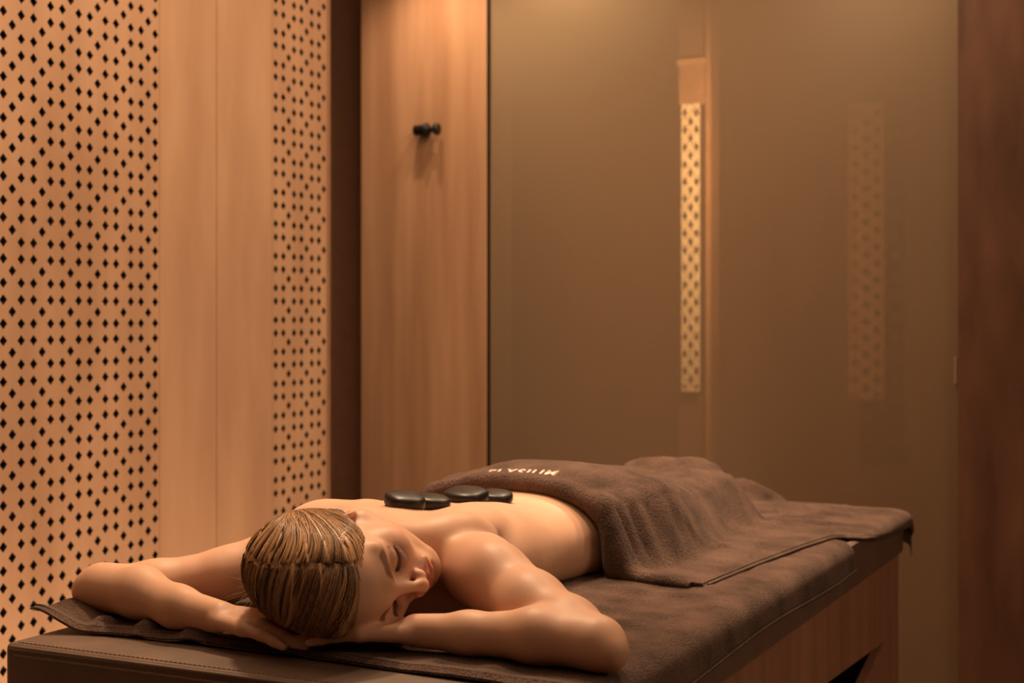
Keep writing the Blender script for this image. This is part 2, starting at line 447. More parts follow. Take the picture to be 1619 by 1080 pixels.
def mesh_field(f, lo, hi, h, B=8):
    lo = np.array(lo, float); hi = np.array(hi, float)
    nb = np.ceil((hi - lo) / (h * B)).astype(int); n = nb * B
    gi = np.stack(np.meshgrid(*[np.arange(k) for k in nb], indexing='ij'), -1).reshape(-1, 3)
    cen = (lo + (gi * B + (B - 1) / 2) * h).astype(f32)
    dc = f(cen)
    act = np.abs(dc) < B * h * .87 * 1.25 + 2.5 * h
    vol = np.repeat(np.repeat(np.repeat(dc.reshape(nb), B, 0), B, 1), B, 2).astype(f32)
    off = np.stack(np.meshgrid(*[np.arange(B)] * 3, indexing='ij'), -1).reshape(-1, 3)
    ids = np.argwhere(act).ravel()
    V6 = vol.reshape(nb[0], B, nb[1], B, nb[2], B)
    for s in range(0, len(ids), 400):
        ii = ids[s:s + 400]
        pts = (lo + (gi[ii][:, None, :] * B + off[None]) * h).reshape(-1, 3).astype(f32)
        d = f(pts).reshape(len(ii), B, B, B)
        g = gi[ii]
        V6[g[:, 0], :, g[:, 1], :, g[:, 2], :] = d
    S = (vol < 0)
    c = np.zeros(np.array(vol.shape) - 1, np.int8)
    nx, ny, nz = c.shape
    for i in (0, 1):
        for j in (0, 1):
            for k in (0, 1): c += S[i:i + nx, j:j + ny, k:k + nz]
    cells = np.argwhere((c > 0) & (c < 8))
    cid = np.full(c.shape, -1, np.int32); cid[tuple(cells.T)] = np.arange(len(cells))
    acc = np.zeros((len(cells), 3)); cnt = np.zeros(len(cells))
    corners = [(i, j, k) for i in (0, 1) for j in (0, 1) for k in (0, 1)]
    for a in corners:
        for ax in range(3):
            if a[ax]: continue
            b = list(a); b[ax] = 1
            va = vol[cells[:, 0] + a[0], cells[:, 1] + a[1], cells[:, 2] + a[2]]
            vb = vol[cells[:, 0] + b[0], cells[:, 1] + b[1], cells[:, 2] + b[2]]
            m = (va < 0) != (vb < 0)
            t = va[m] / (va[m] - vb[m])
            p = np.tile(np.array(a, float), (m.sum(), 1)); p[:, ax] += t
            acc[m] += p; cnt[m] += 1
    V = lo + (cells + acc / cnt[:, None]) * h
    F = []
    for ax in range(3):
        sl0 = [slice(None)] * 3; sl1 = [slice(None)] * 3
        sl0[ax] = slice(0, -1); sl1[ax] = slice(1, None)
        s0, s1 = S[tuple(sl0)], S[tuple(sl1)]
        e = np.argwhere(s0 != s1)
        u, v = (ax + 1) % 3, (ax + 2) % 3
        ok = (e[:, u] > 0) & (e[:, v] > 0) & (e[:, u] < c.shape[u]) & (e[:, v] < c.shape[v]) & (e[:, ax] < c.shape[ax])
        e = e[ok]; neg = s0[tuple(e.T)]
        du = np.zeros(3, int); du[u] = 1; dv = np.zeros(3, int); dv[v] = 1
        q = np.stack([cid[tuple((e - du - dv).T)], cid[tuple((e - dv).T)], cid[tuple(e.T)], cid[tuple((e - du).T)]], 1)
        q = np.where(neg[:, None], q, q[:, ::-1])
        F.append(q)
    F = np.concatenate(F); F = F[(F >= 0).all(1)]
    return V.astype(f32), F
def grad(f, P, e=.0008):
    P = P.astype(f32); g = np.empty_like(P)
    for i in range(3):
        d = np.zeros(3, f32); d[i] = e
        g[:, i] = (f(P + d) - f(P - d)) / (2 * e)
    return g

# ---- head frame: f = where the face points, l = her left (up here), u = crown
HS = 1.06; FB = .925
_r = np.array([math.cos(math.radians(26)), math.sin(math.radians(26)), 0]); _d = np.array([-_r[1], _r[0], 0]); _z = np.array([0, 0, 1.])
def cw(r, d, z): return r * _r + d * _d + z * _z
HU = cw(-.50, -.86, -.05); HU /= np.linalg.norm(HU)
HF = cw(.83, -.48, -.14); HF -= HU * (HF @ HU); HF /= np.linalg.norm(HF)
HL = np.cross(HU, HF)
HO = np.array([-1.124, 1.752, .850])
HR = np.stack([HF, HL, HU], 1).astype(f32)
def to_head(P): return ((P - HO.astype(f32)) @ HR / HS).astype(f32)
def from_head(Q): return np.asarray(Q, float) * HS @ HR.T.astype(float) + HO

def skull(Q):
    d = ell(Q, (-.012, 0, .026), (.097, .0635, .083))
    d = smin(d, ell(Q, (.030, 0, .035), (.062, .060, .060)), .03)
    return d
def face_sdf(Q):
    d = skull(Q)
    A = Q.copy(); A[:, 1] = np.abs(A[:, 1]) * FB
    d = smin(d, ell(A, (.028, 0, -.035), (.060, .056, .072)), .03)          # face block
    d = smin(d, rcone(A, (-.012, .052, -.052), (.060, .014, -.104), .018, .014), .03)   # jaw
    d = smin(d, ell(A, (.072, 0, -.104), (.016, .017, .015)), .022)         # chin
    d = smin(d, ell(A, (.056, .040, -.026), (.024, .022, .022)), .028)      # cheek
    d = smin(d, rcone(A, (.083, .012, .021), (.066, .046, .022), .0095, .008), .018)   # brow
    d = smax(d, -ell(A, (.097, .031, -.002), (.019, .017, .0125)), .016)    # socket
    d = smin(d, ell(A, (.0705, .0315, -.0015), (.0145, .0155, .0125)), .006)  # lid
    d = smax(d, -chain(A, [(.0795, .0165, -.0065), (.0850, .0260, -.0100), (.0845, .0360, -.0100), (.0760, .0465, -.0065)], [.0009, .0012, .0012, .0009], .002), .002)
    d = smax(d, -chain(A, [(.0830, .0180, .0060), (.0850, .0270, .0090), (.0830, .0380, .0085), (.0740, .0480, .0030)], [.0006, .0010, .0010, .0006], .002), .003)
    # nose
    d = smin(d, rcone(A, (.087, 0, .012), (.1055, 0, -.034), .0064, .0066), .012)
    d = smin(d, ell(A, (.1065, 0, -.0372), (.0085, .0078, .0075)), .009)
    d = smin(d, ell(A, (.0965, .0110, -.0415), (.0100, .0065, .0068)), .007)
    d = smax(d, -ell(A, (.102, .0075, -.0495), (.0065, .0032, .0045)), .003)
    # mouth
    d = smin(d, ell(A, (.078, 0, -.070), (.016, .026, .022)), .016)
    d = smin(d, chain(A, [(.0935, 0, -.0645), (.0935, .006, -.0630), (.0855, .0235, -.0690)], [.0042, .0048, .0022], .004), .005)
    d = smin(d, chain(A, [(.0920, 0, -.0750), (.0900, .010, -.0745), (.0850, .0220, -.0700)], [.0060, .0055, .0022], .004), .005)
    d = smax(d, -chain(A, [(.0990, 0, -.0692), (.0960, .010, -.0690), (.0865, .0250, -.0695)], [.0011, .0011, .0008], .002), .003)
    d = smax(d, -ell(A, (.0885, 0, -.0865), (.008, .014, .0045)), .008)
    return d
def head_sdf(Q):
    d = face_sdf(Q); A = Q.copy(); A[:, 1] = np.abs(A[:, 1])
    Re = rotz(math.radians(25))
    e = ell(A, (-.018, .072, -.006), (.019, .0075, .031), Re)
    e = smax(e, -ell(A, (-.014, .082, -.004), (.011, .0085, .020), Re), .004)
    d = smin(d, e, .008)
    return d

# ---- arms, hands, torso in world space
SR, ER, WRR = (-.985, 1.920, .836), (-.728, 1.748, .788), (-1.000, 1.748, .780)       # arm on the right of the picture
SL, EL, WL = (-1.305, 1.990, .852), (-1.572, 1.762, .791), (-1.300, 1.700, .781)
def hand_parts(wrist, kn_c, across, z_up, flen, curl, thumb):
    """palm from wrist to knuckle centre; four fingers with three phalanges, thumb from the side of the palm"""
    w = np.array(wrist, float); kc = np.array(kn_c, float); d = kc - w; L = np.linalg.norm(d); d /= L
    ac = np.array(across, float); ac -= d * (ac @ d); ac /= np.linalg.norm(ac); up = np.cross(d, ac); up *= np.sign(up[2])
    parts = []; tips = []
    for i, (o, rr, ln) in enumerate(((-.030, .0076, .80), (-.010, .0084, .95), (.011, .0086, 1.0), (.031, .0084, .92))):
        base = w + ac * o * .55 + d * .012
        kn = kc + ac * o + d * (.006 if i in (1, 2) else -.004 if i == 3 else -.010) + up * .003
        parts.append(([base, kn], [.0125, .0105]))
        p = kn; dd = d + ac * o * 2.0; dd /= np.linalg.norm(dd); ang = 0; pts = [kn]; rs = [.0100]
        for j, (fl, cu) in enumerate(zip((.042, .027, .021), curl[i])):
            ang += cu; v = dd * math.cos(ang) - up * math.sin(ang)
            p = p + v * fl * ln * flen; pts.append(p); rs.append((.0088, .0078, .0062)[j] * (rr / .0084))
        parts.append((pts, rs)); tips.append((p, v, up))
    t0 = w + ac * .020 + d * .022 - up * .004
    t1 = t0 + (d * .7 + ac * .7 - up * .1) * .042; t2 = t1 + (d * .93 + ac * .35 - up * .1) * .032; t3 = t2 + (d * .99 + ac * .05 - up * .1) * .024
    parts.append(([t0, t1, t2, t3], [.0150, .0112, .0098, .0076]))
    return parts, tips, (w + kc) / 2
handL, tipsL, hcL = hand_parts(WL, (-1.222, 1.697, .776), (.05, 1, .10), 1, 1.05,
                               [(.10, .12, .05), (.16, .20, .1), (.14, .2, .1), (.1, .15, .1)], 0)
handR, tipsR, hcR = hand_parts(WRR, (-1.078, 1.722, .778), (-.1, 1, .05), 1, 1.0,
                               [(.10, .10, .05), (.12, .12, .1), (.12, .12, .1), (.1, .15, .1)], 0)

_ty = np.array([1.90, 1.94, 1.98, 2.06, 2.12, 2.18, 2.24, 2.29, 2.36, 2.45, 2.52, 2.60, 2.68, 2.76])
_tT = np.array([.860, .876, .888, .907, .911, .906, .898, .891, .885, .898, .917, .923, .900, .865])
_tw = np.array([.105, .130, .148, .160, .160, .153, .146, .145, .158, .182, .198, .200, .188, .175])
_fy = np.linspace(1.86, 2.80, 200)
def _sm(v):
    k = np.hanning(15); k /= k.sum(); return np.convolve(np.pad(np.interp(_fy, _ty, v), 7, 'edge'), k, 'valid')
_fT, _fw = _sm(_tT), _sm(_tw)
TCX = -1.150
def torso(P):
    x, y, z = P[:, 0], P[:, 1], P[:, 2]
    T = np.interp(y, _fy, _fT); wd = np.interp(y, _fy, _fw)
    t = (T - .715) / 2; cz = T - t; p = np.interp(y, [2.30, 2.42], [2.1, 2.4])
    ax = np.abs(x - np.interp(y, [2.15, 2.45], [TCX, TCX - .022])) / wd; az = np.abs(z - cz) / t
    q = (ax ** p + az ** p + 1e-9) ** (1 / p)
    g = q ** (1 - p) * np.sqrt((ax ** (p - 1) / wd) ** 2 + (az ** (p - 1) / t) ** 2) + 1e-6
    d = (q - 1) / g
    d = np.minimum(d, np.maximum(d, 0) + 1)  # keep finite
    return smax(smax(d, 1.940 - y, .06), y - 2.74, .05)

def arm_R(P):
    d = chain(P, [SR, (-.862, 1.832, .812), (-.785, 1.785, .797), ER], [.054, .045, .039, .034], .02)
    d = smin(d, ell(P, (-.950, 1.882, .840), (.056, .046, .050), rotz(math.radians(-34))), .02)      # deltoid
    d = smin(d, ell(P, (-.704, 1.735, .781), (.022, .024, .023)), .014)                               # point of the elbow
    d = smin(d, chain(P, [ER, (-.815, 1.748, .791), (-.92, 1.752, .783), WRR], [.0345, .0350, .0270, .0230], .02), .012)
    return d
def arm_L(P):
    d = chain(P, [SL, (-1.425, 1.885, .803), (-1.508, 1.815, .791), EL], [.052, .041, .037, .034], .02)
    d = smin(d, ell(P, (-1.315, 1.980, .862), (.056, .050, .046), rotz(math.radians(40))), .03)
    d = smin(d, ell(P, (-1.594, 1.752, .787), (.022, .024, .024)), .014)
    d = smin(d, chain(P, [EL, (-1.475, 1.738, .795), (-1.385, 1.715, .785), WL], [.037, .037, .029, .0235], .02), .012)
    return d
def hand(P, parts):
    d = None
    for pts, rs in parts:
        e = chain(P, pts, rs, .004)
        d = e if d is None else smin(d, e, .007)
    return d
LEG = [((-1.060, 2.60, .815), (-1.065, 2.98, .798), (-1.130, 3.26, .795)), ((-1.240, 2.60, .815), (-1.250, 2.98, .798), (-1.235, 3.26, .795))]
def legs(P):
    d = None
    for hp, kn, an in LEG:
        e = chain(P, [hp, kn], [.085, .054], .03)
        e = smin(e, ell(P, (kn[0], kn[1] + .13, kn[2] + .01), (.056, .13, .056)), .03)
        e = smin(e, chain(P, [kn, an], [.054, .038], .03), .02)
        e = smin(e, chain(P, [an, (an[0] + .0, an[1] + .040, an[2] + .034), (an[0], an[1] + .085, .785)], [.038, .036, .024], .02), .02)
        d = e if d is None else smin(d, e, .012)
    return d

def near(P, c, R):
    return np.linalg.norm(P - np.array(c, f32), axis=1) < R
def masked(P, d, c, R, fn, k):
    m = near(P, c, R + k + .05)
    if m.any():
        dm = d.copy(); dm[m] = smin(d[m], fn(P[m]), k); 
        far = ~m
        dm[far] = np.minimum(d[far], np.linalg.norm(P[far] - np.array(c, f32), axis=1) - R)
        return dm
    return np.minimum(d, np.linalg.norm(P - np.array(c, f32), axis=1) - R)

def upper(P):
    d = np.full(len(P), 9, f32)
    def trunk(P):
        d = torso(P)
        # shoulder girdle, trapezius, scapulae
        d = smin(d, rcone(P, (-1.07, 1.975, .855), SR, .046, .050), .04)
        d = smin(d, rcone(P, (-1.23, 1.99, .865), SL, .050, .052), .05)
        d = smin(d, ell(P, (-1.068, 2.035, .878), (.046, .090, .028), rotz(math.radians(16))), .03)
        d = smin(d, ell(P, (-1.235, 2.045, .880), (.048, .090, .028), rotz(math.radians(-16))), .03)
        d = smin(d, rcone(P, (-1.055, 1.950, .884), (-1.012, 1.985, .878), .015, .013), .03)
        # valley between shoulder blade and deltoid
        d = smax(d, -ell(P, (-1.008, 1.935, .912), (.018, .050, .036), rotz(math.radians(-22))), .025)
        # furrow of the spine
        d = smax(d, -rcone(P, (-1.150, 1.96, .945), (-1.150, 2.34, .918), .022, .018), .03)
        return d
    d = masked(P, d, (-1.15, 2.30, .84), .58, trunk, .03)
    def neck(P):
        a = from_head((-.030, 0, -.035)); b = (-1.150, 1.955, .858)
        d = rcone(P, a, b, .054, .060)
        d = smin(d, rcone(P, from_head((-.02, .030, -.07)), (-1.05, 1.955, .868), .022, .034), .04)
        d = smin(d, rcone(P, from_head((-.03, .030, -.05)), (-1.23, 1.965, .872), .022, .034), .04)
        return d
    d = masked(P, d, (-1.14, 1.88, .86), .20, neck, .045)
    d = masked(P, d, (-.875, 1.85, .82), .26, arm_R, .022)
    d = masked(P, d, (-1.42, 1.84, .82), .28, arm_L, .035)
    d = masked(P, d, hcL, .15, lambda Q: hand(Q, handL), .010)
    d = masked(P, d, hcR, .15, lambda Q: hand(Q, handR), .010)
    d = masked(P, d, HO, .165, lambda Q: head_sdf(to_head(Q)) * HS, .012)
    return d
def body(P):
    d = upper(P)
    d = masked(P, d, (-1.15, 3.0, .82), .62, legs, .04)
    return smax(d, BED - P[:, 2], .006)

Va, Fa = mesh_field(body, (-1.66, 1.56, .747), (-.65, 2.53, .995), .0019)
Vb, Fb = mesh_field(body, (-1.40, 2.48, .745), (-.90, 3.56, 1.01), .0065)
def keep_faces(V, F, test):
    m = test(V)[F].all(1); F = F[m]; u = np.unique(F); mp = np.full(len(V), -1, int); mp[u] = np.arange(len(u)); return V[u], mp[F]
# the coarse part lies wholly under the cover towel
Va, Fa = keep_faces(Va, Fa, lambda V: V[:, 1] < 2.512)
Vb, Fb = keep_faces(Vb, Fb, lambda V: V[:, 1] > 2.502)
BV = np.concatenate([Va, Vb]); BF = np.concatenate([Fa, Fb + len(Va)])

# ---- skin tint: lips, brows, lashes, nails, a little flush
def body_tint(V):
    C = np.ones((len(V), 3)); Q = to_head(V.astype(f32)); A = Q.copy(); A[:, 1] = np.abs(A[:, 1]) * FB
    hm = np.linalg.norm(Q, axis=1) < .17
    def blend(d, w, col, amt=1.0):
        m = np.clip(1 - d / w, 0, 1) * amt * hm
        C[:] = C * (1 - m[:, None]) + np.array(col) * m[:, None]
    blend(np.maximum(ell(A, (.060, .038, -.030), (.03, .025, .025)), 0), .02, (1.02, .80, .76), .55)
    blend(np.maximum(ell(A, (.110, 0, -.040), (.012, .014, .012)), 0), .012, (1.02, .84, .8), .4)
    lip = np.minimum(chain(A, [(.0955, 0, -.0645), (.0945, .007, -.0632), (.0870, .0230, -.0690)], [.0046, .0048, .0022]),
                     chain(A, [(.0950, 0, -.0755), (.0920, .010, -.0748), (.0860, .0220, -.0700)], [.0060, .0055, .0022]))
    blend(np.maximum(lip, 0), .0022, (.80, .43, .40), .85)
    brow = chain(A, [(.0925, .0130, .0190), (.0890, .0260, .0235), (.0800, .0400, .0245), (.0680, .0520, .0180)], [.0026, .0032, .0026, .0012])
    blend(np.maximum(brow - .0008, 0), .0025, (.24, .15, .10), .85)
    lash = chain(A, [(.0795, .0165, -.0065), (.0850, .0260, -.0100), (.0845, .0360, -.0100), (.0760, .0475, -.0060)], [.0010, .0014, .0014, .0012])
    blend(np.maximum(lash, 0), .0016, (.16, .09, .07), .9)
    for tips in (tipsL, tipsR):
        for p, v, up in tips:
            c = np.array(p) - v * .004 + up * .0055
            d = ell(V.astype(f32), c, (.0052, .0052, .0032))
            m = np.clip(1 - np.maximum(d, 0) / .0012, 0, 1)[:, None] * .8
            C[:] = C * (1 - m) + np.array((1.15, 1.0, .98)) * m
    return C
me = raw_mesh('person', BV, BF); tint_attr(me, body_tint(BV))
person = link('person', me, M['skin'])
tag(person, 'blonde person lying face down with folded arms, bare back and eyes closed', 'person')
#print('body tris', len(BF) * 2)

# ---- hair: a combed shell that tapers into the hairline, with fine strands lying on it
def hair_g(Q): # > 0 where hair grows
    g = -.85 * Q[:, 0] + .55 * Q[:, 2] + .033
    return np.minimum(g, Q[:, 2] - Q[:, 0] * .80 + .022)
GP = np.array([-.118, 0, -.020])                 # where the strands gather, at the back of the head
PB = .024                                        # the parting sits on her left of the middle
def smooth01(t): t = np.clip(t, 0, 1); return t * t * (3 - 2 * t)
def strand_noise(th, b, fr, seed):
    v = np.stack([th * fr, b * 9 + seed, np.full_like(th, seed * 1.7)], 1)
    return np.array([mnoise.noise(Vector(q)) for q in v])
def hair_sdf(Q):
    d = face_sdf(Q)
    d = smin(d, ell(Q, (-.040, 0, .008), (.082, .063, .074)), .03)
    d = smin(d, ell(Q, (-.100, 0, -.010), (.030, .036, .034)), .03)      # the gathered knot
    g = hair_g(Q)
    t = -.004 + .0120 * smooth01((g + .004) / .032)
    d = d - t
    gr = chain(Q, [(.085, .048, .066), (.055, .044, .098), (.0, .034, .120), (-.045, .022, .116)], [.0042, .0050, .0048, .002])
    return smax(d, -gr, .007)
hV, hF = mesh_field(lambda P: hair_sdf(to_head(P)) * HS, HO - .172, HO + .172, .0024)
gq = hair_g(to_head(hV))
hV, hF = keep_faces(hV, hF, lambda V: gq > -.010)
hQ = to_head(hV).astype(float)
def groove(Q):
    th = np.arctan2(Q[:, 2] - GP[2], Q[:, 0] - GP[0]); side = np.sign(Q[:, 1] - np.interp(Q[:, 0], [-.12, -.045, .0, .055, .088], [.010, .022, .034, .044, .048]))
    n = strand_noise(th + side * 3.1, Q[:, 1], 26, 3) * .6 + strand_noise(th + side * 3.1, Q[:, 1], 70, 8) * .4
    return n
gn = groove(hQ)
nrm = hQ - np.array([-.02, 0, .01]); nrm /= np.linalg.norm(nrm, axis=1)[:, None]
hQ2 = hQ + nrm * (gn * .0060 * smooth01(gq[gq > -.010][:len(hQ)] / .02 if False else hair_g(hQ.astype(f32)) / .02))[:, None]
def hair_color(n, seed=0):
    lo, hi = np.array([.085, .038, .017]), np.array([.62, .355, .175])
    t = np.clip(.5 + n * 1.1, 0, 1)[:, None]; return lo + (hi - lo) * t
hc = hair_color(gn)  # darker in the grooves, their shade is put into the tint
pd = chain(hQ.astype(f32), [(.085, .048, .066), (.055, .044, .098), (.0, .034, .120), (-.045, .022, .116)], [.010, .012, .012, .006])
pm = np.clip((-pd - .0065) / .003, 0, 1)[:, None]; hc = hc * (1 - pm) + np.array([.55, .32, .22]) * pm
me = raw_mesh('hair', from_head(hQ2), hF); tint_attr(me, hc)
hair = link('hair', me, M['hair'], person)

rng = np.random.RandomState(7)
def strands(nst, seg, hairline=False):
    nc = nst // 9; cs = np.random.RandomState(3).rand(nc); ci = rng.randint(0, nc, nst)
    s = np.clip(cs[ci] + rng.normal(0, .0035, nst), 0, 1); side = np.where(np.random.RandomState(5).rand(nc) < .60, -1, 1)[ci]
    strands.clump = ci, nc
    # start on the parting (front to crown), sweep over the side towards the gathering point
    part = np.array([(.080, .047, .070), (.055, .044, .096), (.0, .034, .116), (-.05, .021, .108), (-.095, .014, .070), (-.115, .010, .03)])
    sx = np.interp(s * 5, np.arange(6), part[:, 0]); sz = np.interp(s * 5, np.arange(6), part[:, 2]); sb = np.interp(s * 5, np.arange(6), part[:, 1])
    P0 = np.stack([sx, sb + side * rng.uniform(.003, .009, nst), sz], 1)
    G = GP + rng.normal(0, .012, (nst, 3))
    phi = np.linspace(0, 1, seg)[None, :]
    L = rng.uniform(.72, 1.0, nst)[:, None]
    ph = phi * L * math.pi
    C = (P0 + G) / 2
    X = C[:, None] + (P0 - C)[:, None] * np.cos(ph)[..., None]
    X[..., 1] += side[:, None] * np.sin(ph) * .085
    if hairline:
        hl = np.array([(.080, .040, .062), (.066, .056, .040), (.042, .064, .020), (.012, .068, -.004), (-.03, .066, -.034)])
        side = np.where(np.random.RandomState(6).rand(nc) < .5, -1, 1)[ci]
        H0 = np.stack([np.interp(s * 4, np.arange(5), hl[:, i]) for i in range(3)], 1); H0[:, 1] *= side; H0 += rng.normal(0, .0012, (nst, 3))
        md = (H0 + G) / 2; md[:, 1] = side * .105; md[:, 2] += .012
        tt = phi * L
        X = ((1 - tt) ** 2)[..., None] * H0[:, None] + (2 * tt * (1 - tt))[..., None] * md[:, None] + (tt ** 2)[..., None] * G[:, None]
    X = X.reshape(-1, 3).astype(f32)
    f = lambda q: hair_sdf(q)
    for _ in range(4):
        g = grad(f, X); g /= (np.linalg.norm(g, axis=1)[:, None] + 1e-6); X = X - g * f(X)[:, None]
    X = X + g * np.repeat(rng.uniform(-.0004, .0022, nst), seg)[:, None]
    gg = hair_g(X).reshape(nst, seg)
    return X.reshape(nst, seg, 3), gg, side
def strand_mesh(name, nst, seg, hairline):
    SX, SG, _ = strands(nst, seg, hairline)
    SW = from_head(SX.reshape(-1, 3)).reshape(nst, seg, 3)
    V = []; F = []; CC = []
    base = 0
    tang = np.gradient(SW, axis=1); tang /= np.linalg.norm(tang, axis=2)[..., None] + 1e-9
    ref = SW - HO; A = np.cross(tang, ref); A /= np.linalg.norm(A, axis=2)[..., None] + 1e-9; Bn = np.cross(A, tang)
    rad = np.interp(np.linspace(0, 1, seg), [0, .08, .8, 1], [.0004, .0010, .0009, .0002])[None, :] * rng.uniform(.6, 1.25, nst)[:, None]
    ang = np.array([0, 2.094, 4.189])
    ring = SW[:, :, None] + rad[..., None, None] * (A[:, :, None] * np.cos(ang)[None, None, :, None] + Bn[:, :, None] * np.sin(ang)[None, None, :, None])
    idx = np.arange(nst * seg * 3).reshape(nst, seg, 3)
    f1 = idx[:, :-1]; f2 = idx[:, 1:]
    q = np.stack([f1, np.roll(f1, -1, 2), np.roll(f2, -1, 2), f2], -1)
    okseg = (SG[:, :-1] > .0) & (SG[:, 1:] > .0)
    q = q[okseg].reshape(-1, 4)
    ci, nc = strands.clump; tn = np.random.RandomState(9).normal(0, .42, nc)[ci] + rng.normal(0, .15, nst)
    cols = np.repeat(hair_color(tn), seg * 3, 0)
    V = ring.reshape(-1, 3)
    u = np.unique(q); mp = np.full(len(V), -1); mp[u] = np.arange(len(u))
    me = raw_mesh(name, V[u], mp[q]); tint_attr(me, cols[u])
    hs = link(name, me, M['hair'], hair); hs['kind'] = 'stuff'
strand_mesh('hair_strands', 2600, 22, False)
strand_mesh('hair_strands', 900, 18, True)
# loose wisps behind the head
V = []; F = []; CC = []
for i in range(70):
    a = from_head(np.array([-.115, rng.uniform(-.055, .0), rng.uniform(-.03, .03)]))
    dirv = cw(-.75, .45, -.55) + rng.normal(0, .30, 3); dirv /= np.linalg.norm(dirv)
    cv = rng.normal(0, 1, 3) * .6; ln = rng.uniform(.03, .075)
    pts = np.array([a + dirv * ln * t + cv * ln * .5 * t * t for t in np.linspace(0, 1, 8)])
    pts[:, 2] = np.maximum(pts[:, 2], BED + .004)
    b = len(V)
    for j, p in enumerate(pts):
        rr = .0006 * (1 - j / 8.5)
        for k in range(3): V.append(p + rr * np.array([math.cos(k * 2.094), 0, math.sin(k * 2.094)]))
    for j in range(7):
        for k in range(3): F.append((b + j * 3 + k, b + j * 3 + (k + 1) % 3, b + (j + 1) * 3 + (k + 1) % 3, b + (j + 1) * 3 + k))
me = raw_mesh('loose_hair', V, F); tint_attr(me, np.tile([.3, .18, .09], (len(V), 1)))
lh = link('loose_hair', me, M['hair'], hair); lh['kind'] = 'stuff'

# lashes
def lashes(sgn):
    V = []; F = []
    for t in np.linspace(0, 1, 26):
        q = np.array([np.interp(t, [0, .33, .66, 1], v) for v in ((.0800, .0855, .0850, .0770), (.0165, .0260, .0360, .0475), (-.0065, -.0103, -.0103, -.0060))])
        out = np.array([.6, .25 * (t - .3) * 2, -.75]); out /= np.linalg.norm(out)
        b = len(V)
        for j in range(4):
            s = j / 3; p = q + out * .0085 * s + np.array([.35, 0, .25]) * .006 * s * s
            p[1] *= sgn / FB; c = from_head(p); rr = .00042 * (1 - s * .8)
            for k in range(3): V.append(c + rr * (HF * math.cos(k * 2.094) + HL * math.sin(k * 2.094)))
        for j in range(3):
            for k in range(3): F.append((b + j * 3 + k, b + j * 3 + (k + 1) % 3, b + (j + 1) * 3 + (k + 1) % 3, b + (j + 1) * 3 + k))
    me = raw_mesh('eyelashes', V, F); tint_attr(me, np.tile([.03, .015, .01], (len(V), 1)))
    o = link('eyelashes', me, M['hair'], person); o['kind'] = 'stuff'
lashes(1); lashes(-1)
# ------------------------------------------------------------------ towels
def grid_faces(nu, nv):
    i = np.arange(nu - 1)[:, None] * nv + np.arange(nv - 1)[None]
    return np.stack([i, i + nv, i + nv + 1, i + 1], -1).reshape(-1, 4)
def slab(name, G, thick, mat, parent=None, lift=0):
    """closed cloth sheet of real thickness from a grid of points (nu,nv,3): top skin, bottom skin and rounded rim"""
    nu, nv, _ = G.shape
    du = np.gradient(G, axis=0); dv = np.gradient(G, axis=1)
    n = np.cross(du, dv); n /= np.linalg.norm(n, axis=2)[..., None] + 1e-9
    if n[..., 2].mean() < 0: n = -n
    th = np.full((nu, nv), thick)
    th[0] *= .35; th[-1] *= .35; th[:, 0] *= .35; th[:, -1] *= .35
    top = G + n * th[..., None]; bot = G
    V = np.concatenate([top.reshape(-1, 3), bot.reshape(-1, 3)]); o = nu * nv
    F = grid_faces(nu, nv); Fb = F[:, ::-1] + o
    def rim(ids):
        a, b = ids[:-1], ids[1:]; return np.stack([a, b, b + o, a + o], 1)
    idx = np.arange(o).reshape(nu, nv)
    R = np.concatenate([rim(idx[0, ::-1]), rim(idx[-1]), rim(idx[:, 0]), rim(idx[::-1, -1])])
    return link(name, raw_mesh(name, V, np.concatenate([F, Fb, R])), mat, parent)
def fbm(x, y, s, oct=3, seed=0):
    out = np.zeros(np.shape(x)).ravel(); xs = np.ravel(x); ys = np.ravel(y)
    for o in range(oct):
        k = s * 2 ** o
        out += np.array([mnoise.noise(Vector((a * k + seed, b * k, seed * .7 + o * 3))) for a, b in zip(xs, ys)]) / 2 ** o
    return out.reshape(np.shape(x))
def gauss(a, s):
    r = int(3 * s) + 1; k = np.exp(-.5 * (np.arange(-r, r + 1) / s) ** 2); k /= k.sum()
    for ax in (0, 1):
        pad = [(0, 0)] * 2; pad[ax] = (r, r)
        p = np.pad(a, pad, 'edge')
        a = np.apply_along_axis(lambda v: np.convolve(v, k, 'valid'), ax, p)
    return a
def ss(t): t = np.clip(t, 0, 1); return t * t * (3 - 2 * t)

# -- towel spread on the cushion
XE, RE = TX1 + .004, .022
def drape_x(s):
    """s = distance along the cloth; flat to the rounded long edge of the cushion, then down its side"""
    x0 = XE - RE; q = RE * math.pi / 2
    a = np.clip((s - x0) / RE, 0, math.pi / 2)
    x = np.where(s < x0, s, x0 + RE * np.sin(a)); dz = np.where(s < x0, 0, -RE * (1 - np.cos(a)))
    dz = dz - np.maximum(s - x0 - q, 0)
    x = x + np.maximum(s - x0 - q, 0) * .10
    return x, dz
nu, nv = 150, 190
U = np.linspace(0, 1, nu)[:, None]; Vv = np.linspace(0, 1, nv)[None]
Y0 = 1.668; Y1 = 3.02
s_end = XE + .046 + .012 * np.sin(Vv * 9) * .4
Sx = -1.612 + (s_end + 1.612) * U + 0 * Vv
Yy = Y0 + (Y1 - Y0) * Vv + 0 * U
Yy = Yy + .012 * np.sin(Sx * 4.2 + .6) * (1 - Vv) ** 3 - .02 * ss((-1.45 - Sx) / .15) * (1 - Vv) ** 4
Yy = Yy + .12 * Vv ** 6 * ss((-.745 - Sx) / .05)
X, dz = drape_x(Sx)
flat = fbm(Sx * 1.0, Yy * .6, 9, 3, 5)
Z = .7415 + dz + .0035 * (flat + .3) * ss((XE - Sx) / .05)
